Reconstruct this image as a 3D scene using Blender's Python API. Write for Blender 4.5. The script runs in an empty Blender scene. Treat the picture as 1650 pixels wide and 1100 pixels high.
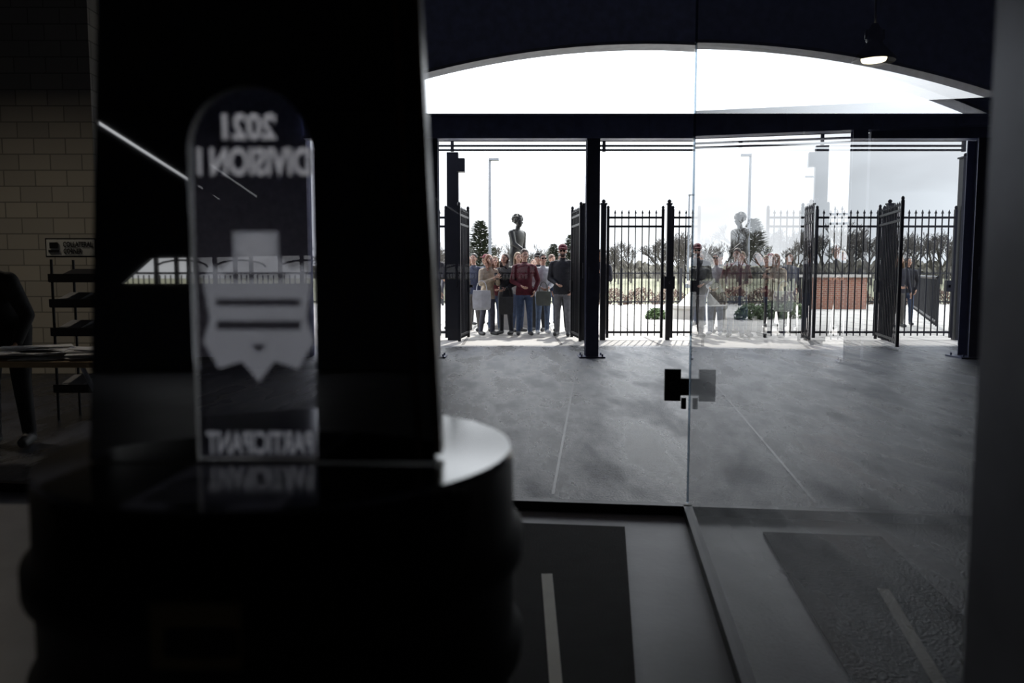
import bpy, math, random
import numpy as np
from mathutils import Vector, Matrix
random.seed(7); np.random.seed(7)
S=bpy.context.scene; COL=S.collection
S.view_settings.view_transform='Standard'
try: S.view_settings.look='None'
except Exception: pass

# ------------------------------------------------------------------ materials
_M={}
def mat(name,col,rough=.6,metal=0,var=.15,scale=8,bump=0,bscale=60,ior=1.5,spec=None,emit=None,es=0):
    if name in _M: return _M[name]
    m=bpy.data.materials.new(name); m.use_nodes=True; nt=m.node_tree; N=nt.nodes; L=nt.links
    b=N['Principled BSDF']; tc=N.new('ShaderNodeTexCoord')
    no=N.new('ShaderNodeTexNoise'); no.inputs['Scale'].default_value=scale; no.inputs['Detail'].default_value=4
    L.new(tc.outputs['Object'],no.inputs['Vector'])
    cr=N.new('ShaderNodeValToRGB'); cr.color_ramp.elements[0].position=.3; cr.color_ramp.elements[1].position=.7
    cr.color_ramp.elements[0].color=tuple(c*(1-var) for c in col)+(1,)
    cr.color_ramp.elements[1].color=tuple(min(1,c*(1+var)) for c in col)+(1,)
    L.new(no.outputs['Fac'],cr.inputs['Fac']); L.new(cr.outputs['Color'],b.inputs['Base Color'])
    b.inputs['Roughness'].default_value=rough; b.inputs['Metallic'].default_value=metal; b.inputs['IOR'].default_value=ior
    if spec is not None: b.inputs['Specular IOR Level'].default_value=spec
    if emit: b.inputs['Emission Color'].default_value=emit+(1,); b.inputs['Emission Strength'].default_value=es
    if bump:
        n2=N.new('ShaderNodeTexNoise'); n2.inputs['Scale'].default_value=bscale; n2.inputs['Detail'].default_value=5
        L.new(tc.outputs['Object'],n2.inputs['Vector'])
        bp=N.new('ShaderNodeBump'); bp.inputs['Strength'].default_value=bump; bp.inputs['Distance'].default_value=.01
        L.new(n2.outputs['Fac'],bp.inputs['Height']); L.new(bp.outputs['Normal'],b.inputs['Normal'])
    _M[name]=m; return m

def glass_mat(name,r0=.06,tint=(.93,.95,.97),n=1):
    m=bpy.data.materials.new(name); m.use_nodes=True; nt=m.node_tree; N=nt.nodes; L=nt.links
    N.remove(N['Principled BSDF']); out=N['Material Output']
    ge=N.new('ShaderNodeNewGeometry'); vm=N.new('ShaderNodeVectorMath'); vm.operation='DOT_PRODUCT'
    L.new(ge.outputs['Normal'],vm.inputs[0]); L.new(ge.outputs['Incoming'],vm.inputs[1])
    def math_(op,a,b=None,c=None):
        q=N.new('ShaderNodeMath'); q.operation=op
        for i,v in enumerate((a,b,c)):
            if v is None: continue
            if isinstance(v,(int,float)): q.inputs[i].default_value=v
            else: L.new(v,q.inputs[i])
        return q.outputs[0]
    ab=math_('ABSOLUTE',vm.outputs['Value']); su=math_('SUBTRACT',1.0,ab); pw=math_('POWER',su,5.0); R=math_('MULTIPLY_ADD',pw,1-r0,r0)
    num=math_('MULTIPLY',R,float(n)); den=math_('MULTIPLY_ADD',R,float(n-1),1.0); fac=math_('DIVIDE',num,den)
    tr=N.new('ShaderNodeBsdfTransparent'); tr.inputs[0].default_value=tint+(1,)
    gl=N.new('ShaderNodeBsdfGlossy'); gl.inputs['Roughness'].default_value=0.0
    mx=N.new('ShaderNodeMixShader'); L.new(fac,mx.inputs[0]); L.new(tr.outputs[0],mx.inputs[1]); L.new(gl.outputs[0],mx.inputs[2])
    L.new(mx.outputs[0],out.inputs['Surface']); return m

def etch_mat(name,col,alpha):
    m=bpy.data.materials.new(name); m.use_nodes=True; nt=m.node_tree; N=nt.nodes; L=nt.links
    N.remove(N['Principled BSDF']); out=N['Material Output']
    tl=N.new('ShaderNodeBsdfTranslucent'); tl.inputs[0].default_value=col+(1,)
    df=N.new('ShaderNodeBsdfDiffuse'); df.inputs[0].default_value=col+(1,)
    tr=N.new('ShaderNodeBsdfTransparent')
    no=N.new('ShaderNodeTexNoise'); no.inputs['Scale'].default_value=40
    mp=N.new('ShaderNodeMapRange'); mp.inputs[3].default_value=alpha-.08; mp.inputs[4].default_value=min(1,alpha+.08)
    L.new(no.outputs['Fac'],mp.inputs[0])
    a=N.new('ShaderNodeMixShader'); a.inputs[0].default_value=.2; L.new(tl.outputs[0],a.inputs[1]); L.new(df.outputs[0],a.inputs[2])
    b=N.new('ShaderNodeMixShader'); L.new(mp.outputs[0],b.inputs[0]); L.new(tr.outputs[0],b.inputs[1]); L.new(a.outputs[0],b.inputs[2])
    L.new(b.outputs[0],out.inputs['Surface']); return m

# ------------------------------------------------------------------ mesh builder
class MB:
    def __init__(s): s.v=[];s.f=[];s.m=[]
    def add(s,vs,fs,mi=0):
        o=len(s.v); s.v+= [tuple(v) for v in vs]; s.f+=[tuple(i+o for i in f) for f in fs]; s.m+=[mi]*len(fs)
    def box(s,c,d,mi=0,R=None):
        c=Vector(c); vs=[]
        for x in(-.5,.5):
            for y in(-.5,.5):
                for z in(-.5,.5):
                    p=Vector((x*d[0],y*d[1],z*d[2])); 
                    if R: p=R@p
                    vs.append(c+p)
        s.add(vs,[(0,1,3,2),(4,6,7,5),(0,4,5,1),(2,3,7,6),(0,2,6,4),(1,5,7,3)],mi)
    def quad(s,pts,mi=0): s.add(pts,[tuple(range(len(pts)))],mi)
    def tube(s,p0,p1,r0,r1=None,n=8,mi=0,cap=True):
        p0=Vector(p0);p1=Vector(p1); r1=r0 if r1 is None else r1
        d=(p1-p0).normalized(); a=d.orthogonal().normalized(); b=d.cross(a)
        vs=[]
        for p,r in((p0,r0),(p1,r1)):
            for i in range(n):
                t=2*math.pi*i/n; vs.append(p+(a*math.cos(t)+b*math.sin(t))*r)
        fs=[(i,(i+1)%n,n+(i+1)%n,n+i) for i in range(n)]
        if cap: fs+=[tuple(reversed(range(n))),tuple(range(n,2*n))]
        s.add(vs,fs,mi)
    def rings(s,rings,mi=0):
        n=len(rings[0]); vs=[p for r in rings for p in r]; fs=[]
        for k in range(len(rings)-1):
            for i in range(n): fs.append((k*n+i,k*n+(i+1)%n,(k+1)*n+(i+1)%n,(k+1)*n+i))
        fs.append(tuple(reversed(range(n)))); fs.append(tuple(range((len(rings)-1)*n,len(rings)*n)))
        s.add(vs,fs,mi)
    def capsule(s,p0,p1,r0,r1,n=12,mi=0,k=4):
        p0=Vector(p0);p1=Vector(p1); d=(p1-p0)
        d=d.normalized() if d.length>1e-6 else Vector((0,0,1)); a=d.orthogonal().normalized(); b=d.cross(a); R=[]
        for j in range(k+1):
            t=-math.pi/2*(1-j/k)*.98; R.append((p0+d*r0*math.sin(t),r0*math.cos(t)))
        for j in range(k+1):
            t=math.pi/2*(j/k)*.98; R.append((p1+d*r1*math.sin(t),r1*math.cos(t)))
        s.rings([[c+(a*math.cos(2*math.pi*i/n)+b*math.sin(2*math.pi*i/n))*r for i in range(n)] for c,r in R],mi)
    def ell(s,c,r,R=None,n=16,k=10,mi=0):
        c=Vector(c); rg=[]
        for j in range(k+1):
            t=-math.pi/2*.985+math.pi*.985*j/k; row=[]
            for i in range(n):
                p=Vector((r[0]*math.cos(t)*math.cos(2*math.pi*i/n),r[1]*math.cos(t)*math.sin(2*math.pi*i/n),r[2]*math.sin(t)))
                if R: p=R@p
                row.append(c+p)
            rg.append(row)
        s.rings(rg,mi)
    def lathe(s,c,prof,n=48,mi=0):
        s.rings([[Vector((c[0]+r*math.cos(2*math.pi*i/n),c[1]+r*math.sin(2*math.pi*i/n),c[2]+z)) for i in range(n)] for z,r in prof],mi)
    def mesh(s,name):
        me=bpy.data.meshes.new(name); me.from_pydata(s.v,[],s.f); me.polygons.foreach_set('material_index',s.m); me.update(); return me
    def obj(s,name,mats,parent=None,smooth=False,M=None):
        me=s.mesh(name); 
        for m in (mats if isinstance(mats,(list,tuple)) else [mats]): me.materials.append(m)
        if M is not None: me.transform(M)
        if smooth: me.polygons.foreach_set('use_smooth',[True]*len(me.polygons))
        o=bpy.data.objects.new(name,me); COL.objects.link(o)
        if parent: o.parent=parent
        return o
def empty(name,loc=(0,0,0)):
    e=bpy.data.objects.new(name,None); e.empty_display_size=.1; e.location=loc; COL.objects.link(e); return e
def evalmesh(o):
    bpy.context.view_layer.update(); dg=bpy.context.evaluated_depsgraph_get()
    return bpy.data.meshes.new_from_object(o.evaluated_get(dg))
def remesh(mb,voxel,smooth=4):
    me=mb.mesh('tmp'); o=bpy.data.objects.new('tmp',me); COL.objects.link(o)
    r=o.modifiers.new('r','REMESH'); r.mode='VOXEL'; r.voxel_size=voxel
    if smooth:
        q=o.modifiers.new('s','SMOOTH'); q.iterations=smooth; q.factor=.5
    m2=evalmesh(o); bpy.data.objects.remove(o); m2.polygons.foreach_set('use_smooth',[True]*len(m2.polygons)); return m2
def flat(name,splines,thick,y,m,parent=None,bevel=0):
    cu=bpy.data.curves.new(name,'CURVE'); cu.dimensions='2D'; cu.fill_mode='BOTH'; cu.extrude=thick/2; cu.bevel_depth=bevel
    for sp in splines:
        s=cu.splines.new('POLY'); s.points.add(len(sp)-1)
        for i,(a,b) in enumerate(sp): s.points[i].co=(a,b,0,1)
        s.use_cyclic_u=True
    t=bpy.data.objects.new('t',cu); COL.objects.link(t); me=evalmesh(t); bpy.data.objects.remove(t)
    me.transform(Matrix(((1,0,0,0),(0,0,-1,y),(0,1,0,0),(0,0,0,1)))); me.name=name
    me.materials.clear(); me.materials.append(m)
    o=bpy.data.objects.new(name,me); COL.objects.link(o)
    if parent: o.parent=parent
    return o
def text(name,s,c,w,h,m,parent=None,back=False,bold=.0,thick=.0005):
    cu=bpy.data.curves.new(name,'FONT'); cu.body=s; cu.extrude=.01; cu.offset=bold; cu.align_x='CENTER'
    t=bpy.data.objects.new('t',cu); COL.objects.link(t); me=evalmesh(t); bpy.data.objects.remove(t)
    co=np.empty(len(me.vertices)*3); me.vertices.foreach_get('co',co); co=co.reshape(-1,3)
    mn=co.min(0);mx=co.max(0); q=(co-(mn+mx)/2)/(mx-mn)
    x=q[:,0]*w*(-1 if back else 1); z=q[:,1]*h; y=-q[:,2]*thick*(-1 if back else 1)
    me.vertices.foreach_set('co',np.stack([x+c[0],y+c[1],z+c[2]],1).ravel()); me.materials.clear(); me.materials.append(m); me.name=name; me.update()
    o=bpy.data.objects.new(name,me); COL.objects.link(o)
    if parent: o.parent=parent
    return o

# ------------------------------------------------------------------ palette
black=mat('black_metal',(.012,.012,.015),.45,.3,spec=.5)
navy=mat('navy_steel',(.09,.10,.17),.38,.1)
ceil_m=mat('dark_ceiling_paint',(.34,.36,.48),.8)
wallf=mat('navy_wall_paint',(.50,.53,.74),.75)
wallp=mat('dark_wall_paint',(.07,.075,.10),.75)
alum=mat('anodised_aluminium',(.28,.30,.36),.4,.5)
white=mat('white_paint',(.8,.8,.78),.5,var=.04)
darkw=mat('walnut_wood',(.09,.042,.018),.35,var=.5,scale=30)
bronze=mat('bronze_patina',(.05,.05,.045),.5,.5)
skinL=mat('skin_light',(.55,.33,.24),.5,var=.05); skinM=mat('skin_tan',(.42,.24,.16),.5,var=.05)

def asphalt():
    m=bpy.data.materials.new('sealed_asphalt'); m.use_nodes=True; nt=m.node_tree;N=nt.nodes;L=nt.links;b=N['Principled BSDF']
    tc=N.new('ShaderNodeTexCoord'); mp=N.new('ShaderNodeMapping'); mp.inputs['Scale'].default_value=(2.2,.55,1); L.new(tc.outputs['Object'],mp.inputs[0])
    n1=N.new('ShaderNodeTexNoise'); n1.inputs['Scale'].default_value=1.1; n1.inputs['Detail'].default_value=8; n1.inputs['Roughness'].default_value=.6
    n2=N.new('ShaderNodeTexNoise'); n2.inputs['Scale'].default_value=70; n2.inputs['Detail'].default_value=4
    n3=N.new('ShaderNodeTexNoise'); n3.inputs['Scale'].default_value=16; n3.inputs['Detail'].default_value=8; n3.inputs['Roughness'].default_value=.75
    L.new(mp.outputs[0],n1.inputs['Vector'])
    for n in(n2,n3): L.new(tc.outputs['Object'],n.inputs['Vector'])
    cr=N.new('ShaderNodeValToRGB'); cr.color_ramp.elements[0].color=(.006,.007,.011,1); cr.color_ramp.elements[1].color=(.052,.057,.082,1)
    cr.color_ramp.elements[0].position=.42; cr.color_ramp.elements[1].position=.62
    mxn=N.new('ShaderNodeMath'); mxn.operation='MULTIPLY_ADD'; mxn.inputs[1].default_value=.4; L.new(n3.outputs['Fac'],mxn.inputs[0])
    hf=N.new('ShaderNodeMath'); hf.operation='MULTIPLY'; hf.inputs[1].default_value=.6; L.new(n1.outputs['Fac'],hf.inputs[0]); L.new(hf.outputs[0],mxn.inputs[2])
    L.new(mxn.outputs[0],cr.inputs[0]); L.new(cr.outputs[0],b.inputs['Base Color'])
    mr=N.new('ShaderNodeMapRange'); mr.inputs[1].default_value=.38; mr.inputs[2].default_value=.62; mr.inputs[3].default_value=.17; mr.inputs[4].default_value=.5
    L.new(n1.outputs['Fac'],mr.inputs[0]); L.new(mr.outputs[0],b.inputs['Roughness']); b.inputs['IOR'].default_value=1.5
    ad=N.new('ShaderNodeMath'); ad.operation='MULTIPLY_ADD'; ad.inputs[1].default_value=.6; L.new(n3.outputs['Fac'],ad.inputs[0]); L.new(n2.outputs['Fac'],ad.inputs[2])
    bp=N.new('ShaderNodeBump'); bp.inputs['Strength'].default_value=1.0; bp.inputs['Distance'].default_value=.009
    L.new(ad.outputs[0],bp.inputs['Height']); L.new(bp.outputs[0],b.inputs['Normal']); return m
def blockmat(name,c1,c2,cm,bw,rh,mort,floor=False):
    m=bpy.data.materials.new(name); m.use_nodes=True; nt=m.node_tree;N=nt.nodes;L=nt.links;b=N['Principled BSDF']
    tc=N.new('ShaderNodeTexCoord'); br=N.new('ShaderNodeTexBrick')
    if floor: L.new(tc.outputs['Object'],br.inputs['Vector'])
    else:
        sx=N.new('ShaderNodeSeparateXYZ'); ax=N.new('ShaderNodeMath'); ax.operation='ADD'; cx=N.new('ShaderNodeCombineXYZ')
        L.new(tc.outputs['Object'],sx.inputs[0]); L.new(sx.outputs[0],ax.inputs[0]); L.new(sx.outputs[1],ax.inputs[1]); L.new(ax.outputs[0],cx.inputs[0]); L.new(sx.outputs[2],cx.inputs[1]); L.new(cx.outputs[0],br.inputs['Vector'])
    br.inputs['Scale'].default_value=1; br.inputs['Brick Width'].default_value=bw; br.inputs['Row Height'].default_value=rh
    br.inputs['Mortar Size'].default_value=mort; br.inputs['Color1'].default_value=c1+(1,); br.inputs['Color2'].default_value=c2+(1,); br.inputs['Mortar'].default_value=cm+(1,)
    L.new(br.outputs['Color'],b.inputs['Base Color']); b.inputs['Roughness'].default_value=.8
    bp=N.new('ShaderNodeBump'); bp.invert=True; bp.inputs['Strength'].default_value=.6; bp.inputs['Distance'].default_value=.01
    L.new(br.outputs['Fac'],bp.inputs['Height']); L.new(bp.outputs[0],b.inputs['Normal']); return m
asph=asphalt()
block=blockmat('painted_concrete_block',(.42,.39,.34),(.34,.32,.29),(.2,.19,.17),.4,.2,.008)
brick=blockmat('red_brick',(.30,.12,.07),(.22,.09,.06),(.35,.3,.26),.22,.075,.008)
pave=blockmat('concrete_paving',(.40,.38,.35),(.33,.315,.29),(.12,.11,.10),1.8,1.8,.03,True)
conc=mat('light_concrete',(.42,.40,.37),.8,var=.12,scale=1.5,bump=.2)
lobbyc=mat('lobby_concrete',(.25,.25,.27),.45,var=.1,scale=3,bump=.1,bscale=30)
grassm=mat('winter_grass',(.10,.10,.055),.9,var=.4,scale=3)

# ------------------------------------------------------------------ shell
A=math.radians(6.8); C=Vector((.945,4.2,0)); U=Vector((-math.sin(A),-math.cos(A),0)); V=Vector((-math.cos(A),math.sin(A),0)); Z=Vector((0,0,1))
RL=Matrix(((V.x,U.x,0),(V.y,U.y,0),(0,0,1)))
def P(v,u,z): return C+V*v+U*u+Z*z
mb=MB(); mb.quad([(-9,-9,0),(11,-9,0),(11,14.3,0),(-9,14.3,0)]); mb.obj('floor',asph)
mb=MB(); mb.quad([(-60,14.3,-.002),(80,14.3,-.002),(80,34,-.002),(-60,34,-.002)]); mb.obj('pavement',pave)
mb=MB(); mb.quad([(-200,34,-.01),(250,34,-.01),(250,60,.2),(-200,60,.2)]);mb.quad([(-200,60,.2),(250,60,.2),(250,300,4),(-200,300,4)]); mb.quad([(-200,-200,-.01),(250,-200,-.01),(250,-9.2,-.01),(-200,-9.2,-.01)]); mb.obj('grass_ground',grassm)
xe=C.x+U.x*13.25
mb=MB(); mb.quad([(-9,-9,.006),(xe,-8.96,.006),tuple(P(0,0,.006)),tuple(P(10,0,.006))]); mb.obj('floor_lobby',lobbyc)
mb=MB(); mb.quad([(-9,-9,3.4),(xe,-8.96,3.4),tuple(P(0,0,3.4)),tuple(P(10,0,3.4))]); mb.obj('ceiling_lobby',wallp)
mb=MB(); mb.box((1,5.4,7.1),(20.4,28.8,.2)); mb.obj('ceiling_and_added_overhang',ceil_m)  # slab runs past the front wall as unseen overhang, added to block the sun
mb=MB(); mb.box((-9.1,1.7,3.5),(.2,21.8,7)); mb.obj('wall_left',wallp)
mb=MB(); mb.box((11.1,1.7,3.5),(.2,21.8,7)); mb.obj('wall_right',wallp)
Rr=13.45; cz=3.72+1.05-Rr; arc=[]
for i in range(49):
    dx=-5.21+10.42*i/48; arc.append((2.06+dx,cz+math.sqrt(Rr*Rr-dx*dx)))
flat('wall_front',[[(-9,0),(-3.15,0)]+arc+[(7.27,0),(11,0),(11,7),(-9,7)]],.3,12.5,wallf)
mb=MB()
for i in range(48):
    a,b=arc[i],arc[i+1]; mb.add([(a[0],12.32,a[1]-.035),(b[0],12.32,b[1]-.035),(b[0],12.68,b[1]-.035),(a[0],12.68,a[1]-.035),(a[0],12.32,a[1]+.01),(b[0],12.32,b[1]+.01),(b[0],12.68,b[1]+.01),(a[0],12.68,a[1]+.01)],[(0,1,2,3),(4,7,6,5),(0,4,5,1),(2,6,7,3)])
mb.obj('trim_1',mat('arch_trim_paint',(.3,.31,.34),.5))
mb=MB(); mb.box((-7.15,10.4,3.5),(3.7,.3,7)); mb.obj('wall_block',block)
mb=MB(); mb.box((-2.19,12.5,1.66),(1.60,.25,3.32)); mb.obj('added_reflection_pier',wallp)  # hidden pier, added so its dark reflection tones down the side pane
ow=[[(-9,0),(11,0),(11,7),(-9,7)],
 [(-5.5,3.33),(-4.3,2.56),(-4.3,2.51),(-5.5,3.27)],
 [(-4.22,2.50),(-4.12,2.44),(-4.12,2.40),(-4.22,2.46)],[(-4.02,2.37),(-3.9,2.29),(-3.9,2.26),(-4.02,2.34)],
 [(-4.05,2.78),(-3.4,2.33),(-3.4,2.29),(-4.05,2.74)],
 [(-5.25,1.16),(-4.85,1.50),(-2.7,1.54),(-2.7,1.16)]]
flat('wall_back',ow,.1,-9.05,wallp)
mb=MB()
for x in (-4.9,-4.62,-4.45,-4.1,-3.82,-3.6,-3.2,-2.9): mb.box((x,-9.3,.9),(.05,.05,1.8))
mb.box((-4,-9.3,1.3),(3,.04,.03)); 
for i in range(40): mb.box((-5.5+i*.075,-9.4,.7),(.015,.015,1.15))
for x0 in(-4.9,-4.1,-3.2):
    for i in range(8):
        t0=math.pi*i/8;t1=math.pi*(i+1)/8; mb.tube((x0+.35-.35*math.cos(t0),-9.3,1.38+.1*math.sin(t0)),(x0+.35-.35*math.cos(t1),-9.3,1.38+.1*math.sin(t1)),.015,n=5)
mb.obj('railing_back',black)

mb=MB(); L0,L1=-3.15,7.27; cx=(L0+L1)/2; w=L1-L0
mb.box((cx,12.3,3.505),(w,.03,.34)); mb.box((cx,12.3,3.67),(w,.22,.03)); mb.box((cx,12.3,3.335),(w,.22,.03))
for i in range(9): mb.box((L0+.6+i*1.16,12.3,3.5),(.015,.2,.32))
mb.obj('steel_beam',mat('beam_navy_gloss',(.34,.38,.60),.4,0))
def column(x,y,top,wd):
    mb=MB(); mb.box((x,y,top/2),(wd*.12,wd,top)); mb.box((x,y-wd/2,top/2),(wd,.018,top)); mb.box((x,y+wd/2,top/2),(wd,.018,top))
    mb.box((x,y,.012),(wd*2,wd*1.6,.024))
    for a in(-.8,.8):
        for b in(-.6,.6): mb.tube((x+a*wd,y+b*wd,.02),(x+a*wd,y+b*wd,.06),.014)
    mb.box((x,y-wd/2-.02,1.3),(.12,.04,.2))
    return mb.obj('steel_column',navy)
column(1.23,12.3,3.32,.2); column(-1.22,12.3,3.32,.2); column(7.13,12.28,3.32,.29)
mb=MB()
for z in(3.66,3.74,3.84): mb.box((cx+.6,15.6,z),(w+1.6,.05,.035))
for x in (-3,-1.15,1.77,4.4,8.7): mb.box((x,15.6,3.78),(.06,.06,.3))
mb.obj('gate_header_frame',black)
mb=MB(); mb.quad([(.99,12,.003),(1.01,12,.003),(.25,4.6,.003),(.232,4.6,.003)]); mb.quad([(-9,8.4,.003),(11,8.4,.003),(11,8.412,.003),(-9,8.412,.003)]); mb.obj('floor_joint',mat('joint_sealant',(.09,.095,.11),.4))

# ------------------------------------------------------------------ gates
def gate(name,p0,p1,lock=False,h=2.37):
    mb=MB(); p0=Vector(p0+(0,));p1=Vector(p1+(0,)); d=p1-p0; L=d.length; d.normalize(); ang=math.atan2(d.y,d.x); R=Matrix.Rotation(ang,3,'Z')
    n=max(2,round(L/.125))
    for e in(p0,p1):
        mb.box(e+Z*(h/2+.1),(.05,.05,h+.12),0,R)
        mb.ell(e+Z*(h+.19),(.03,.03,.04),n=8,k=5)
    for i in range(1,n):
        p=p0+d*(L*i/n); mb.box(p+Z*(h/2+.08),(.019,.019,h),0,R)
        q=p+Z*(h+.08); s=.02
        mb.add([q+R@Vector((-s,-s,0)),q+R@Vector((s,-s,0)),q+R@Vector((s,s,0)),q+R@Vector((-s,s,0)),q+Z*.08],[(0,1,4),(1,2,4),(2,3,4),(3,0,4),(3,2,1,0)])
    for z in(.15,h-.17,h): mb.box((p0+p1)/2+Z*z,(L,.035,.04),0,R)
    if lock:
        mb.box(p1-d*.06+Z*1.05,(.16,.09,.22),0,R); mb.box(p1-d*.06+Z*1.05-R@Vector((0,.06,0)),(.05,.08,.05),0,R)
    return mb.obj(name,black)
def post(x,y=15.55,h=2.62,wd=.1):
    mb=MB(); mb.box((x,y,h/2),(wd,wd,h)); mb.box((x,y,h+.01),(wd*1.3,wd*1.3,.03)); mb.ell((x,y,h+.06),(.04,.04,.04),n=10,k=6); return mb.obj('gate_post',black)
gate('iron_gate',(-.97,14.7),(-.86,15.7),True); gate('iron_gate',(1.26,14.7),(1.18,15.7),True)
mb=MB(); mb.box((-1.14,15.55,1.8),(.22,.2,3.6)); mb.box((-.98,15.45,3.35),(.16,.2,.25)); mb.box((-1.14,15.42,1.2),(.16,.08,.3)); mb.obj('gate_pillar',black)
gate('iron_fence_panel',(-3.1,15.55),(-1.28,15.55))
mb=MB(); mb.box((1.42,15.5,1.3),(.16,.14,2.6)); mb.box((1.42,15.5,2.62),(.2,.18,.03)); mb.box((1.42,15.38,1.35),(.12,.1,.3)); mb.obj('gate_pillar',black)
post(1.77); gate('iron_gate',(1.86,15.55),(2.92,15.55)); post(3.04,wd=.08); gate('iron_gate',(3.11,15.55),(3.62,15.55),True)
mb=MB(); mb.box((3.04,15.45,1.12),(.2,.1,.24)); mb.tube((3.04,15.3,1.12),(3.04,15.42,1.12),.03); mb.obj('gate_lock',black)
gate('iron_gate',(4.95,15.55),(5.69,15.55)); post(5.78); gate('iron_gate',(5.9,15.55),(7.2,15.55),True); post(7.3); gate('iron_gate',(7.42,15.55),(8.58,15.55),True); post(8.72,h=3.5,wd=.16)
gate('iron_gate',(6.6,13.6),(7.0,15.3),True)
gate('iron_fence_panel',(8.85,15.6),(12,19))

# ------------------------------------------------------------------ lobby glass partition
gl=glass_mat('clear_glass',.02); gl2=glass_mat('clear_glass_side',.05,(.82,.86,.9),4); gl3=glass_mat('polished_glass_edge',.25,(.6,.68,.75))
g=empty('glass_partition')
mb=MB(); mb.quad([P(.012,0,.05),P(9.5,0,.05),P(9.5,0,3.4),P(.012,0,3.4)]); mb.obj('pane_front',gl,g)
mb=MB(); mb.quad([P(0,.01,.05),P(0,3.34,.05),P(0,3.34,3.4),P(0,.01,3.4)]); mb.obj('pane_side',gl2,g)
mb=MB(); mb.box(P(4.75,0,.03),(9.5,.06,.055),0,RL); mb.box(P(0,2.4,.03),(.045,4.8,.055),0,RL); mb.box(P(4.75,0,3.37),(9.5,.06,.06),0,RL); mb.obj('bottom_rail',black,g)
mb=MB(); mb.box(P(.0,.0,1.72),(.012,.012,3.3),0,RL); mb.obj('polished_edge',gl3,g)
mb=MB(); mb.box(P(0,3.42,1.7),(.05,.17,3.4),0,RL); mb.obj('door_stile',alum,g)
mb=MB(); mb.quad([P(0,3.5,.05),P(0,12.5,.05),P(0,12.5,3.4),P(0,3.5,3.4)]); mb.obj('pane_rear',gl2,g)
mb=MB(); mb.box(P(.09,.0,.708),(.085,.035,.17),0,RL); mb.tube(P(.09,.07,.708),P(.09,-.05,.708),.022); mb.box(P(.03,0,.70),(.05,.05,.09),0,RL)
mb.tube(P(.03,0,.58),P(.03,0,.64),.014)
mb.obj('patch_lock',black,g)
mb=MB(); mb.box(P(.62,1.5,.014),(.56,2.4,.014),0,RL); mb.obj('entrance_mat',mat('rubber_mat',(.022,.022,.024),.9,bump=.5,bscale=200))
mb=MB(); mb.quad([(.115,2.2,.024),(.155,2.2,.024),(.172,3.3,.024),(.125,3.3,.024)]); mb.obj('floor_tape',mat('tape_white',(.75,.72,.62),.6,var=.05))

# ------------------------------------------------------------------ trophy
T=empty('trophy')
tb=mat('trophy_black_lacquer',(.004,.004,.005),.02,ior=2.6)
tb2=mat('trophy_black_satin',(.004,.004,.005),.5)
xl,xr=-.345,-.2135; zc=1.431; rr=(xr-xl)/2; xm=(xl+xr)/2; zb=1.0955
hole=[(xl,zb),(xr,zb)]+[(xm+rr*math.cos(t),zc+rr*math.sin(t)) for t in [math.pi*i/20 for i in range(21)]]
outer=[(-.464,1.094),(-.084,1.094),(-.1104,1.72)]+[(-.268+.157*math.cos(t),1.72+.06*math.sin(t)) for t in [math.pi*i/16 for i in range(1,16)]]+[(-.425,1.72)]
flat('frame_front',[outer,hole],.001,.8605,tb,T)
hole2=[(xl-.004,zb-.0005),(xr+.001,zb-.0005)]+[(xm+(rr+.001)*math.cos(t),zc+(rr+.001)*math.sin(t)) for t in [math.pi*i/20 for i in range(21)]]
flat('frame',[outer,hole2],.016,.870,tb2,T)
mb=MB(); mb.add([(-.130,.858,1.72),(-.1035,.858,1.10),(-.078,.87,1.10),(-.103,.87,1.72),(-.115,.914,1.72),(-.0875,.914,1.10),(-.078,.905,1.10),(-.103,.905,1.72)],[(0,1,2,3),(4,7,6,5),(3,2,6,7),(0,3,7,4),(1,5,6,2),(0,4,5,1)]); mb.obj('wood_edge',darkw,T)
pan=flat('acrylic_panel',[hole],.001,.872,glass_mat('acrylic',.04,(.75,.75,.78)),T)
et=etch_mat('etched_white',(1,1,1),.92); et2=etch_mat('etched_grey',(.8,.82,.85),.45)
text('lettering_year','2021',(-.283,.874,1.457),.058,.028,et,T,True,.035)
text('lettering_division','DIVISION I',(-.279,.874,1.420),.122,.030,et,T,True,.035)
text('lettering_award','PARTICIPANT',(-.281,.874,1.112),.118,.026,et2,T,True,.03)
cr=[(-.338,1.29),(-.33,1.31),(-.318,1.303),(-.304,1.318),(-.304,1.345),(-.255,1.345),(-.255,1.318),(-.240,1.303),(-.228,1.31),(-.220,1.29),(-.226,1.25),(-.218,1.225),(-.236,1.195),(-.262,1.203),(-.28,1.180),(-.298,1.203),(-.324,1.195),(-.340,1.225),(-.332,1.25)]
circ=[(-.28+.018*math.cos(2*math.pi*i/20),1.325+.016*math.sin(2*math.pi*i/20)) for i in range(20)]
bars=[[(-.325,1.272),(-.232,1.272),(-.232,1.264),(-.325,1.264)],[(-.325,1.248),(-.232,1.248),(-.232,1.238),(-.325,1.238)],[(-.288,1.222),(-.270,1.222),(-.279,1.212)],[(-.315,1.300),(-.245,1.300),(-.245,1.294),(-.315,1.294)]]
flat('crest',[cr]+bars,.0005,.874,et2,T)
flat('crest_disc',[circ],.0005,.875,et,T)
mb=MB(); prof=[(-1.092,.30),(-1.05,.30),(-1.04,.266),(-.30,.266),(-.262,.272),(-.245,.283),(-.228,.283),(-.215,.272),(-.135,.272),(-.125,.284),(-.10,.284),(-.09,.272),(-.006,.271)]
mb.lathe((-.27,.95,1.092),prof,96); mb.obj('round_base',mat('base_black_satin',(.005,.005,.006),.55,spec=.25),T,True)
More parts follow.
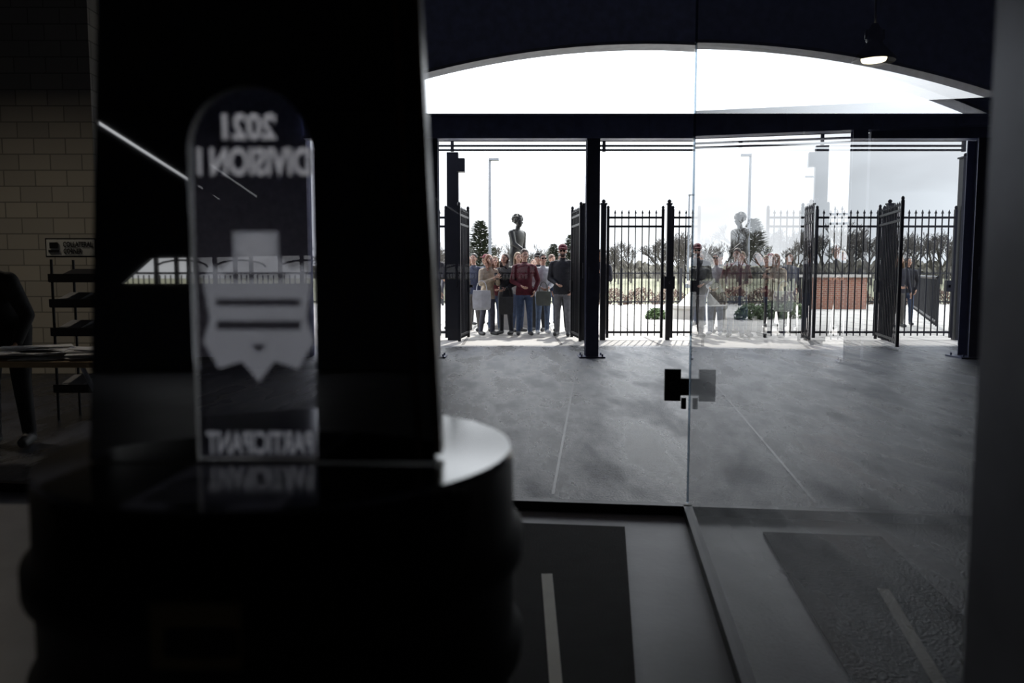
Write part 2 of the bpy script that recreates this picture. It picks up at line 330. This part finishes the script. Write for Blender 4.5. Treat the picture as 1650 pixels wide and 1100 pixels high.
mb=MB(); mb.lathe((-.27,.95,1.092),[(-.006,.271),(0,.268)],96); mb.obj('base_top',mat('base_top_gloss',(.02,.02,.024),.13,ior=2.4),T)
mb=MB(); mb.box((-.275,.672,.985),(.08,.008,.06)); mb.obj('name_plate',mat('brass_plate',(.12,.09,.05),.35,.8),T)
sp=empty('added_panel_spot',(-.28,2.3,3.2)); aim=(Vector((-.28,.874,1.34))-Vector((-.28,2.3,3.2))).normalized()  # unseen spot, added to brighten the etched lettering and base top
mb=MB(); mb.tube((0,0,0),-aim*.16,.045,.035,16); mb.tube(-aim*.1,(0,.0,.2),.008); mb.obj('added_spot_can',black,sp)
l=bpy.data.lights.new('added_spot_light','SPOT'); l.energy=125; l.spot_size=math.radians(13); l.spot_blend=.6; l.shadow_soft_size=.03; lo=bpy.data.objects.new('added_spot_light',l); lo.location=aim*.03; lo.rotation_euler=aim.to_track_quat('-Z','Y').to_euler(); COL.objects.link(lo); lo.parent=sp

# ------------------------------------------------------------------ pendant lamps
def pendant(x,y,z,top=7.0,power=20,r=.2):
    e=empty('pendant_lamp',(x,y,z)); mb=MB()
    prof=[(0,r),(.015,r),(.03,r*.97),(.09,r*.72),(.16,r*.42),(.19,r*.36),(.20,r*.4),(.22,r*.4),(.30,r*.34),(.33,r*.22),(.36,.03)]
    n=32; rg=[[Vector((q*math.cos(2*math.pi*i/n),q*math.sin(2*math.pi*i/n),zz)) for i in range(n)] for zz,q in prof]
    vs=[p for rr_ in rg for p in rr_]; fs=[(k*n+i,k*n+(i+1)%n,(k+1)*n+(i+1)%n,(k+1)*n+i) for k in range(len(rg)-1) for i in range(n)]
    mb.add(vs,fs); mb.tube((0,0,.34),(0,0,top-z),.012)
    for i in range(4): 
        t=i*math.pi/2; mb.box((r*.42*math.cos(t),r*.42*math.sin(t),.26),(.02,.02,.09))
    mb.obj('shade',mat('lamp_enamel',(.03,.032,.04),.3,.2),e,True)
    mb=MB(); mb.lathe((0,0,.0),[(.005,r*.55),(.03,r*.6),(.06,r*.5)],24); mb.obj('diffuser',mat('lamp_glow',(1,.9,.7),.5,emit=(1,.86,.6),es=5),e)
    l=bpy.data.lights.new('lamp_light','AREA'); l.shape='DISK'; l.size=r*1.1; l.energy=power; l.color=(1,.87,.68); lo=bpy.data.objects.new('lamp_light',l); lo.location=(0,0,-.01); COL.objects.link(lo); lo.parent=e
pendant(3.54,8,3.36,power=5); pendant(-5.6,6.6,3.6,power=34)  # second lamp is unseen, added to light the block wall and rack sign

# ------------------------------------------------------------------ sign rack, table
sr=empty('brochure_rack',(0,0,0)); mb=MB(); X0,X1,Yr=-4.03,-3.52,7.0
for x in(X0,X1):
    for y in(Yr,Yr+.35): mb.tube((x,y,0),(x,y,1.42),.012)
for k,z in enumerate((.25,.5,.75,1.0,1.22)):
    mb.add([(X0,Yr-.05,z),(X1,Yr-.05,z),(X1,Yr+.35,z+.1),(X0,Yr+.35,z+.1),(X0,Yr-.05,z+.02),(X1,Yr-.05,z+.02),(X1,Yr+.35,z+.12),(X0,Yr+.35,z+.12)],[(0,1,2,3),(4,7,6,5),(0,4,5,1),(2,6,7,3),(0,3,7,4),(1,5,6,2)])
    mb.box(((X0+X1)/2,Yr-.06,z+.04),(X1-X0,.01,.07))
mb.obj('rack_frame',black,sr)
mb=MB(); 
for k,z in enumerate((.25,.5,.75,1.0)):
    for j in range(2): mb.box((X0+.13+.25*j,Yr+.1,z+.085),(.2,.27,.02),0,Matrix.Rotation(.25,3,'X'))
mb.obj('leaflets',mat('leaflet_paper',(.12,.12,.13),.7),sr)
mb=MB(); mb.box((-3.82,Yr-.05,1.52),(.44,.02,.165)); mb.obj('sign_border',black,sr)
mb=MB(); mb.box((-3.82,Yr-.062,1.52),(.415,.006,.14)); mb.obj('sign_board',white,sr)
text('sign_text_top','COLLATERAL',(-3.755,Yr-.067,1.548),.255,.046,black,sr,bold=.03); text('sign_text_bottom','CORNER',(-3.80,Yr-.067,1.490),.16,.046,black,sr,bold=.03)
mb=MB(); mb.box((-3.965,Yr-.067,1.54),(.07,.004,.05)); mb.box((-3.965,Yr-.067,1.49),(.09,.004,.02)); mb.obj('sign_mark',black,sr)
tt=empty('folding_table'); mb=MB(); mb.box((-3.2,5.2,.74),(1.42,.70,.035)); mb.obj('table_top',mat('table_laminate',(.35,.24,.13),.5),tt)
mb=MB()
for x in(-3.8,-2.62):
    for y in(5.0,5.4): mb.tube((x,y,.0),(x,y,.5),.014); mb.tube((x,y,.5),(x+(.1 if x<-3 else -.1),y,.72),.014)
    mb.tube((x,5.0,.2),(x,5.4,.2),.012)
mb.obj('legs',alum,tt)
mb=MB(); rng=random.Random(3)
for i in range(40):
    a=rng.uniform(-.6,.6); mb.box((rng.uniform(-3.55,-2.65),rng.uniform(4.98,5.3),.7605+.0042*(i%14)),(.28,.2,.004),0,Matrix.Rotation(a,3,'Z'))
mb.obj('programme_stack',mat('paper_white',(.8,.8,.82),.7))

# ------------------------------------------------------------------ people
def hand(wr,d,n,parent,m,vox=.0045,curl=.5):
    d=d.normalized(); n=(n-d*n.dot(d)).normalized(); s=d.cross(n); mb=MB()
    wr=wr+d*.01
    for k in range(4): mb.capsule(wr+s*(k-1.5)*.012,wr+d*.085+s*(k-1.5)*.021,.016,.013,8,k=3)
    for k,Ln in enumerate((.066,.076,.07,.054)):
        p=wr+d*.088+s*(k-1.5)*.021; a=0
        for j,f in enumerate((.45,.32,.23)):
            a+=curl*(.6+.2*j); q=p+(d*math.cos(a)+n*math.sin(a))*Ln*f*1.1; mb.capsule(p,q,.0095-.001*j,.009-.001*j,8,k=3); p=q
    p=wr+d*.025-s*.03; q=p+(d*.6-s*.65+n*.35)*.045; r=q+(d*.85-s*.2+n*.4)*.035; mb.capsule(p,q,.014,.011,8,k=3); mb.capsule(q,r,.011,.009,8,k=3)
    me=remesh(mb,vox,2); me.materials.clear(); me.materials.append(m); o=bpy.data.objects.new('hand',me); COL.objects.link(o); o.parent=parent
POSE={'down':((.26,.02,1.13),(.275,-.05,.87)),'phone':((.25,-.07,1.15),(.07,-.27,1.27)),'low':((.26,.02,1.13),(.09,-.19,1.03)),
 'pocket':((.29,.06,1.14),(.21,-.05,.93)),'cross':((.25,-.06,1.16),(.02,-.21,1.13)),'raise':((.3,-.16,1.32),(.13,-.22,1.55)),
 'table':((.25,-.12,1.16),(.22,-.34,1.13)),'reach':((.24,-.12,1.17),(.2,-.32,1.06)),'back':((.27,.1,1.14),(.27,.1,.88))}
def person(name,x,y,z=0,face=0,h=1.75,top=(.1,.1,.1),pants=(.06,.08,.14),shoe=(.05,.05,.05),hair=(.03,.02,.015),skin=None,pose=('down','down'),hem=.86,lean=0,
           hy=0,hp=0,long=False,cap=None,glasses=False,beard=False,female=False,allmat=None,vox=.013,stance=.0,bulk=1.0,phone=False):
    E=empty(name,(x,y,z)); E.rotation_euler=(0,0,face); E.scale=(h/1.75,)*3
    key=lambda c:'%02d%02d%02d'%tuple(int(v*99) for v in c)
    skin=skin or skinL
    mt=allmat or mat('cloth_'+key(top),top,.85,var=.25,scale=14,bump=.25,bscale=25); mp=allmat or mat('trouser_'+key(pants),pants,.85,var=.25,scale=14,bump=.2,bscale=25)
    ms=allmat or mat('shoe_'+key(shoe),shoe,.6); mh=allmat or mat('hair_'+key(hair),hair,.6,var=.4,scale=40); sk=allmat or skin
    UM=Matrix.Translation((0,0,.95))@Matrix.Rotation(lean,4,'X')@Matrix.Translation((0,0,-.95))
    def Q(p):
        p=Vector(p); 
        return UM@p if p.z>.95 or abs(lean)<.01 else p
    b=bulk; sw=.92 if female else 1
    mb=MB(); n=20; rg=[]
    prof=[(.80,.125,.09),(.86,.16*1.0,.11),(.93,.168,.115),(1.0,.155,.108),(1.08,.142*(.93 if female else 1),.104),(1.18,.152,.11),(1.28,.168,.118),(1.36,.18,.112),(1.42,.165,.1),(1.46,.12,.085),(1.49,.07,.065)]
    for zz,rx,ry in prof:
        rg.append([UM@Vector((rx*sw*b*math.cos(2*math.pi*i/n),ry*b*math.sin(2*math.pi*i/n),zz)) if zz>.9 else Vector((rx*sw*b*math.cos(2*math.pi*i/n),ry*b*math.sin(2*math.pi*i/n),zz)) for i in range(n)])
    mb.rings(rg)
    segs=[]
    def seg(p0,p1,r0,r1,lab): mb.capsule(p0,p1,r0,r1); segs.append((Vector(p0),Vector(p1),(r0+r1)/2,lab))
    segs.append((Q((0,0,.96)),Q((0,0,1.4)),.13*b,0)); segs.append((Vector((0,0,.84)),Vector((0,0,.95)),.13,1))
    nk0,nk1=Q((0,.0,1.45)),Q((0,-.02,1.58)); seg(nk0,nk1,.06,.052,3)
    seg(Q((-.13*sw,0,1.43)),Q((.13*sw,0,1.43)),.06*b,.06*b,0)
    wr=[]
    for s,ps in((1,pose[0]),(-1,pose[1])):
        e,w_=POSE[ps]; sh=Q((s*.185*sw*b**.5,0,1.405)); el=Q((s*e[0]*sw,e[1],e[2])); w=Q((s*w_[0],w_[1],w_[2]))
        seg(sh,el,.063*b,.05*b,0); seg(el,w,.049*b,.034*b,0); wr.append((s,el,w))
        st=stance*s
        hip=(s*.088,0,.88); kn=(s*.105,-.02-st*.5,.49); an=(s*.12,.03-st,.1)
        seg(hip,kn,.098,.066,1); seg(kn,an,.066,.05,1)
        seg((an[0],an[1]+.02,.052),(an[0]+s*.02,an[1]-.17,.042),.048,.04,2)
    me=remesh(mb,vox,3); me.materials.clear()
    for q in(mt,mp,ms,sk): me.materials.append(q)
    nf=len(me.polygons); c=np.empty(nf*3); me.polygons.foreach_get('center',c); c=c.reshape(-1,3); best=np.full(nf,9.); lab=np.zeros(nf,int)
    for p0,p1,r,l in segs:
        a=np.array(p0);d=np.array(p1)-a; t=np.clip(((c-a)@d)/(d@d),0,1); dd=np.linalg.norm(c-(a+t[:,None]*d),axis=1)-r
        k=dd<best; best[k]=dd[k]; lab[k]=l
    k=(lab==1)&(c[:,2]>hem)&(np.abs(c[:,0])<.23); lab[k]=0
    k=(lab==3)&(best>.03); lab[k]=0
    me.polygons.foreach_set('material_index',lab.astype(np.int32)); me.update(); me.name='body'
    o=bpy.data.objects.new('body',me); COL.objects.link(o); o.parent=E
    for s,el,w in wr:
        d=(w-el).normalized(); nn=Vector((-s,0,.2)) if w.z<1.0 else Vector((-s*.6,.2,.7))
        hand(w,d,nn if s>0 else nn,E,sk)
    if phone:
        w=wr[0][2]; mb=MB(); mb.box(w+Vector((-.07,-.06,.07)),(.075,.012,.15),0,Matrix.Rotation(-.4,3,'X')); mb.obj('phone',mat('phone_black',(.01,.01,.012),.2),E)
    hs=1.22 if allmat else 1.0
    HC=nk1+Vector((0,-.005,.085*hs)); H=Matrix.Translation(HC)@Matrix.Rotation(hy,4,'Z')@Matrix.Rotation(-hp,4,'X')@Matrix.Scale(hs,4)
    def put(m_,nm,mm):
        m_.transform(H); m_.materials.clear(); m_.materials.append(mm); m_.name=nm; oo=bpy.data.objects.new(nm,m_); COL.objects.link(oo); oo.parent=E
    mb=MB(); mb.ell((0,.01,.025),(.074,.094,.098)); mb.ell((0,-.028,-.045),(.056,.062,.066)); mb.ell((0,-.055,-.088),(.028,.028,.022)); mb.capsule((0,-.08,.005),(0,-.104,-.028),.009,.013,8)
    mb.ell((0,-.083,-.058),(.022,.012,.006)); mb.ell((0,-.083,-.068),(.02,.012,.006)); mb.capsule((-.03,-.078,.022),(.03,-.078,.022),.01,.01,8)
    for s in(-1,1): mb.ell((s*.076,.01,-.01),(.01,.02,.032)); mb.ell((s*.042,-.06,-.03),(.022,.02,.02))
    put(remesh(mb,.006,2),'head',sk)
    mb=MB()
    for s in(-1,1): mb.ell((s*.03,-.081,.002),(.013,.009,.009),n=10,k=6)
    if not allmat: me_=mb.mesh('e'); put(me_,'eye_whites',mat('eye_white',(.7,.68,.65),.3))
    mb=MB()
    for s in(-1,1): mb.ell((s*.03,-.0885,.002),(.006,.003,.006),n=10,k=6); mb.capsule((s*.018,-.087,.02),(s*.043,-.081,.022),.0035,.003,6)
    if not allmat: put(mb.mesh('i'),'irises_and_brows',mat('dark_brown',(.02,.012,.01),.4))
    mb=MB(); mb.ell((0,-.0945,-.063),(.02,.004,.0045),n=12,k=6)
    if not allmat: put(mb.mesh('m'),'mouth',mat('lips',(.35,.12,.1),.5))
    mb=MB(); mb.ell((0,.024,.045),(.084,.1,.092))
    if long:
        mb.ell((0,.06,-.04),(.08,.05,.12))
        for s in(-1,1): mb.capsule((s*.075,.02,.03),(s*.085,0,-.17),.022,.02); mb.capsule((s*.05,.07,-.05),(s*.08,.05,-.22),.04,.025)
    if allmat:
        mb.ell((0,.03,.04),(.095,.108,.095)); rg_=random.Random(2)
        for i in range(60):
            t=rg_.uniform(0,6.28); u=rg_.uniform(-.5,1); k_=math.sqrt(1-u*u); q=Vector((.092*k_*math.cos(t),.035+.1*k_*math.sin(t),.045+.09*u))
            if q.y>-.05 or q.z>.07: mb.ell(q,(.022,.022,.022),n=8,k=5)
    put(remesh(mb,.008,1),'hair',mh)
    if cap:
        mb=MB(); mb.ell((0,.014,.062),(.09,.108,.085)); mb.ell((0,-.11,.055),(.07,.075,.010)); put(remesh(mb,.006,1),'cap',allmat or mat('cap_'+key(cap),cap,.8))
    if glasses:
        mb=MB()
        for s in(-1,1): mb.ell((s*.032,-.095,.003),(.026,.006,.019),n=14,k=6); mb.tube((s*.056,-.092,.008),(s*.077,.0,.008),.003)
        mb.tube((-.01,-.096,.008),(.01,-.096,.008),.003); put(mb.mesh('g'),'sunglasses',mat('dark_lens',(.01,.01,.01),.1))
    if beard:
        mb=MB(); mb.ell((0,-.034,-.07),(.058,.062,.052)); put(remesh(mb,.006,1),'beard',mh)
    return E
rad=math.radians
person('woman',-.52,16.75,face=rad(35),h=1.66,top=(.42,.34,.25),pants=(.05,.05,.07),hair=(.22,.08,.035),pose=('phone','phone'),hem=.8,lean=.12,hy=.1,hp=.35,long=True,female=True,bulk=1.12,stance=.06,phone=True)
person('woman',-.13,16.9,face=rad(-25),h=1.68,top=(.02,.02,.025),pants=(.03,.03,.035),hair=(.04,.02,.015),pose=('low','phone'),hem=.75,lean=.06,hp=.3,long=True,female=True,bulk=1.1)
person('man',.26,16.7,face=rad(5),h=1.76,top=(.10,.010,.020),pants=(.06,.09,.16),hair=(.05,.03,.02),pose=('pocket','low'),hem=.84,bulk=1.1,hy=.1,stance=.03)
person('woman',.66,17.1,face=rad(12),h=1.68,top=(.42,.43,.45),pants=(.12,.16,.24),shoe=(.6,.6,.6),hair=(.025,.02,.015),pose=('low','low'),hem=.84,glasses=True,long=False,female=True,bulk=1.12,hp=.15,stance=-.05)
person('man',1.05,16.5,face=rad(-14),h=1.84,top=(.015,.017,.022),pants=(.16,.16,.17),hair=(.035,.02,.015),pose=('pocket','low'),hem=.82,cap=(.12,.012,.022),beard=True,glasses=True,bulk=1.18,hy=.15,stance=.04)
bg=[(-1.75,17.6,(.02,.02,.03)),(-1.35,18.4,(.15,.15,.17)),(-.85,17.9,(.04,.05,.09)),(-.38,17.8,(.09,.015,.02)),(.12,17.65,(.25,.24,.23)),(.6,17.9,(.03,.03,.04)),(1.1,17.8,(.04,.06,.12)),(1.6,18.1,(.15,.15,.16)),(1.9,17.3,(.03,.03,.035)),(-1.1,20,(.12,.015,.02)),(-.65,20.2,(.05,.06,.08)),(.55,20.5,(.2,.19,.17)),(1.0,20.2,(.03,.03,.03)),(-2.2,19.6,(.1,.1,.12)),(2.6,24,(.03,.04,.08)),(9.3,19.2,(.03,.03,.04)),(9.9,20.0,(.02,.02,.03)),(-3.0,18.6,(.1,.1,.13))]
rng=random.Random(11); poses=['down','pocket','low','phone','cross']
for i,(x,y,c) in enumerate(bg):
    f=rng.random()<.4
    person('woman' if f else 'man',x,y,face=rng.uniform(-.6,.6),h=rng.uniform(1.62,1.72) if f else rng.uniform(1.7,1.85),top=c,pants=rng.choice([(.05,.07,.12),(.03,.03,.03),(.12,.11,.1)]),hair=rng.choice([(.03,.02,.015),(.10,.05,.03),(.2,.13,.07)]),
      pose=(rng.choice(poses),rng.choice(poses)),long=f,female=f,cap=rng.choice([None,(.12,.012,.022),(.02,.02,.02)]) if not f else None,skin=rng.choice([skinL,skinM]),vox=.018,bulk=1.1,hp=rng.uniform(-.1,.3),hy=rng.uniform(-.4,.4))
person('man',-3.80,5.95,face=rad(10),h=1.78,top=(.008,.008,.01),pants=(.01,.01,.012),pose=('table','table'),lean=.92,hp=.5,bulk=1.05,skin=skinM)
person('bronze_statue',.10,18.9,z=.80,face=rad(50),h=1.78,allmat=bronze,pose=('down','reach'),hy=-.3,lean=.06,stance=.1,bulk=1.22)
mb=MB(); mb.box((.10,18.9,.35),(.9,.9,.70)); mb.box((.10,18.9,.745),(1.0,1.0,.11)); mb.box((.1,18.9,.05),(1.05,1.05,.1)); mb.obj('statue_plinth',conc)
def bag(x,y,z,w,h,c,nm='tote_bag'):
    mb=MB(); mb.rings([[Vector((x+a*w*s/2,y+b_*.07*s,z+zz)) for a,b_ in((-1,-1),(0,-1.3),(1,-1),(1,1),(0,1.3),(-1,1))] for zz,s in((0,.8),(.04,.95),(h*.6,1.0),(h,.92))])
    for b_ in(-.05,.05):
        pts=[Vector((x+w*.28*math.cos(t),y+b_,z+h+.2*math.sin(t))) for t in [math.pi*i/8 for i in range(9)]]
        for i in range(8): mb.tube(pts[i],pts[i+1],.008,n=6)
    mb.obj(nm,mat('bag_'+str(int(c[0]*100)),c,.7))
bag(-.62,16.33,.55,.38,.4,(.6,.6,.62)); bag(-.12,16.5,.45,.3,.36,(.03,.03,.03)); bag(.66,16.75,.62,.32,.3,(.13,.14,.12))

# ------------------------------------------------------------------ outdoors
def light_pole(x,y,h,arm=.5):
    mb=MB(); mb.lathe((x,y,0),[(0,.2),(.5,.2),(.55,.1)],16); mb.tube((x,y,.5),(x,y,h),.085,.055,10); mb.tube((x,y,h-.05),(x+arm,y,h),.04); mb.box((x+arm,y,h),(.5,.25,.1)); mb.obj('street_light',mat('pole_grey',(.12,.13,.15),.5))
light_pole(-1.1,40,6.9,.2); light_pole(13.2,60,7.1,.2); light_pole(-6,55,7.5)
mb=MB(); mb.box((11.9,29.5,.58),(1.9,1.2,1.16)); mb.box((11.9,29.5,1.2),(2.1,1.4,.1),1); mb.obj('brick_planter',[brick,conc])
mb=MB(); mb.lathe((5.4,23,0),[(0,.75),(.25,.75),(.3,.8),(.38,.8),(.4,.6),(.75,.28),(.95,.26),(1.0,.36),(1.08,.36)],32); mb.obj('stone_plinth',conc)
b=MB(); b.ell((0,0,.2),(.24,.16,.2)); b.capsule((0,0,.3),(0,-.02,.45),.07,.06); b.ell((0,-.01,.56),(.085,.11,.13)); b.capsule((-.2,0,.28),(.2,0,.28),.1,.1); b.capsule((0,-.1,.55),(0,-.13,.52),.012,.018)
me=remesh(b,.015,3); me.materials.clear(); me.materials.append(bronze); o=bpy.data.objects.new('bronze_bust',me); o.location=(5.4,23,1.08); COL.objects.link(o)
def shrub(x,y,r,c,nm='shrub'):
    mb=MB(); rg_=random.Random(int(x*10)); 
    for i in range(420):
        t=rg_.uniform(0,6.28); u=rg_.uniform(-.1,1); q=r*rg_.uniform(.7,1); k=math.sqrt(max(0,1-u*u)); p=Vector((x+q*k*math.cos(t),y+q*k*math.sin(t)*.8,.02+q*u*.9+.03))
        if p.z<.02: p.z=.02
        a=Vector((rg_.uniform(-1,1),rg_.uniform(-1,1),rg_.uniform(-1,1))).normalized()*.07; b_=a.orthogonal().normalized()*.035
        mb.add([p-a,p+b_,p+a,p-b_],[(0,1,2,3)])
    for i in range(14):
        t=i*.45; mb.tube((x,y,0),(x+r*.6*math.cos(t),y+r*.5*math.sin(t),r*.7),.01,n=4)
    mb.obj(nm,mat('leaf_%d'%int(c[0]*100),c,.7,var=.4))
for x,y,r in((6.7,22.4,.45),(7.4,22.8,.5),(8.1,23.2,.5),(4.1,22.6,.3)): shrub(x,y,r,(.06,.1,.03))
for i in range(12): shrub(4.1+i*1.3,33.2+.2*(i%3),.75,(.10,.06,.04))
mb=MB()
for i in range(260):
    x=-10+i*.14; mb.box((x,32.2,.72),(.02,.02,1.3))
for z in(.15,1.3): mb.box((8.2,32.2,z),(36.4,.04,.05))
for i in range(16): mb.box((-10+i*2.4,32.2,.75),(.1,.1,1.5))
mb.obj('perimeter_fence',black)
mb=MB()
for i in range(20):
    a=i/19; mb.box((9.6+a*4,18+a*9,.65),(.03,.03,1.1))
mb.tube((9.6,18,1.2),(13.6,27,1.2),.04); mb.tube((9.6,18,.2),(13.6,27,.2),.03); mb.obj('handrail',black)

bark=mat('bark_grey',(.07,.063,.058),.9)
def bare(seed):
    rg_=random.Random(seed); mb=MB()
    def br(p,d,L,r,dep):
        q=p+d*L; mb.tube(p,q,r,r*.7,5 if dep<2 else 3,cap=False)
        if dep>=6: return
        for i in range(3 if dep<5 else 2):
            nd=(d+Vector((rg_.uniform(-1,1),rg_.uniform(-1,1),rg_.uniform(-.2,.6)))*.62).normalized()
            br(q if i else p+d*L*rg_.uniform(.6,1),nd,L*rg_.uniform(.62,.85),max(.022,r*.66),dep+1)
    br(Vector((0,0,0)),Vector((0,0,1)),1.7,.15,0); me=mb.mesh('bare_tree'); me.materials.append(bark); return me
def pine(seed):
    rg_=random.Random(seed); mb=MB(); mb.tube((0,0,0),(0,0,6.5),.16,.03,6,1)
    for i in range(1700):
        z=rg_.uniform(1.2,6.7); R=(1-(z-1.0)/6)**.7*2.0*rg_.uniform(.35,1.15)+.25; t=rg_.uniform(0,6.28); d=Vector((math.cos(t),math.sin(t),.25)); e=Vector((-math.sin(t),math.cos(t),0))
        p=Vector((0,0,z)); q=p+d*R; mb.add([p+d*R*.45,q-d*.2+e*.16,q,q-d*.2-e*.16+Z*.05],[(0,1,2,3)],0)
    me=mb.mesh('pine_tree'); me.materials.append(mat('pine_needles',(.045,.055,.035),.8,var=.4)); me.materials.append(bark); return me
BT=[bare(s) for s in(1,2,3)]; PT=[pine(s) for s in(4,5)]; rng=random.Random(5)
def place(me,nm,x,y,s,z=0):
    o=bpy.data.objects.new(nm,me); o.location=(x,y,z); o.scale=(s,s,s*rng.uniform(.9,1.1)); o.rotation_euler=(0,0,rng.uniform(0,6)); COL.objects.link(o)
place(PT[0],'pine_tree',-2.3,57,.72); place(PT[1],'pine_tree',4.4,60,.58); place(PT[0],'pine_tree',3.2,62,.5); place(PT[0],'pine_tree',-7,58,.6)
for i in range(110):
    x=-26+i*.8+rng.uniform(-.4,.4); place(BT[i%3],'bare_tree',x,rng.uniform(64,80),rng.uniform(.46,.66) if x<14 else rng.uniform(.62,.95),.25)
nx,nz=400,7; vs=[];fs=[]
for k in range(nz):
    for i in range(nx):
        x=-45+i*.28; a=k/(nz-1); hh=2.1+.25*math.sin(x*.21)+.3*math.sin(x*.13+1)+rng.uniform(-.5,.5)
        vs.append((x,90+3*a+rng.uniform(-.5,.5),hh*math.sin(a*math.pi/2)+.2))
for k in range(nz-1):
    for i in range(nx-1): q=k*nx+i; fs.append((q,q+1,q+nx+1,q+nx))
mb=MB(); mb.add(vs,fs); mb.obj('woodland_undergrowth',mat('undergrowth',(.06,.055,.042),.95,var=.5,scale=2,bump=1,bscale=6))

# ------------------------------------------------------------------ light
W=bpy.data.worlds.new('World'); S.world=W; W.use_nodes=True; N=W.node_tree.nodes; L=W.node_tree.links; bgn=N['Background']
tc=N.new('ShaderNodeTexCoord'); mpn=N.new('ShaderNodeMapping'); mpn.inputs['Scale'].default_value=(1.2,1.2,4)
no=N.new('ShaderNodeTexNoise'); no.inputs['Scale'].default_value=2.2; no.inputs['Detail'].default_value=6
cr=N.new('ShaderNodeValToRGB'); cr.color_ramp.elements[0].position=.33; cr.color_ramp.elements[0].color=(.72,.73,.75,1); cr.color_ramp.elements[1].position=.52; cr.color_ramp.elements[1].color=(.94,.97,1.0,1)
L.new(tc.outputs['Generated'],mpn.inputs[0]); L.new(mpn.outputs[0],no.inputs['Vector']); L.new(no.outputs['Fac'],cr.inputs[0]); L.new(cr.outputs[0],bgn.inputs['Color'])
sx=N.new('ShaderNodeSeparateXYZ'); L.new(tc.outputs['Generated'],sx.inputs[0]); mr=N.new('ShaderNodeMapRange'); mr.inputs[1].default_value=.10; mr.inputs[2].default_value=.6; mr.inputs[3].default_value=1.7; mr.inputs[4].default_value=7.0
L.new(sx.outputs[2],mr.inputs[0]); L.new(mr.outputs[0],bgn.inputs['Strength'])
sl=bpy.data.lights.new('sun','SUN'); sl.energy=5.5; sl.angle=rad(.6); sl.color=(1,.96,.9); so=bpy.data.objects.new('sun',sl); COL.objects.link(so)
so.rotation_euler=Vector((-math.sin(rad(14))*math.cos(rad(50)),-math.cos(rad(14))*math.cos(rad(50)),-math.sin(rad(50)))).to_track_quat('-Z','Y').to_euler()

cam=bpy.data.cameras.new('camera'); cam.lens=28; cam.sensor_width=36; cam.dof.use_dof=True; cam.dof.focus_distance=15.5; cam.dof.aperture_fstop=3.2; cam.clip_end=500
co=bpy.data.objects.new('camera',cam); co.location=(0,0,1.3); co.rotation_euler=(rad(90-4.9),0,0); COL.objects.link(co); S.camera=co
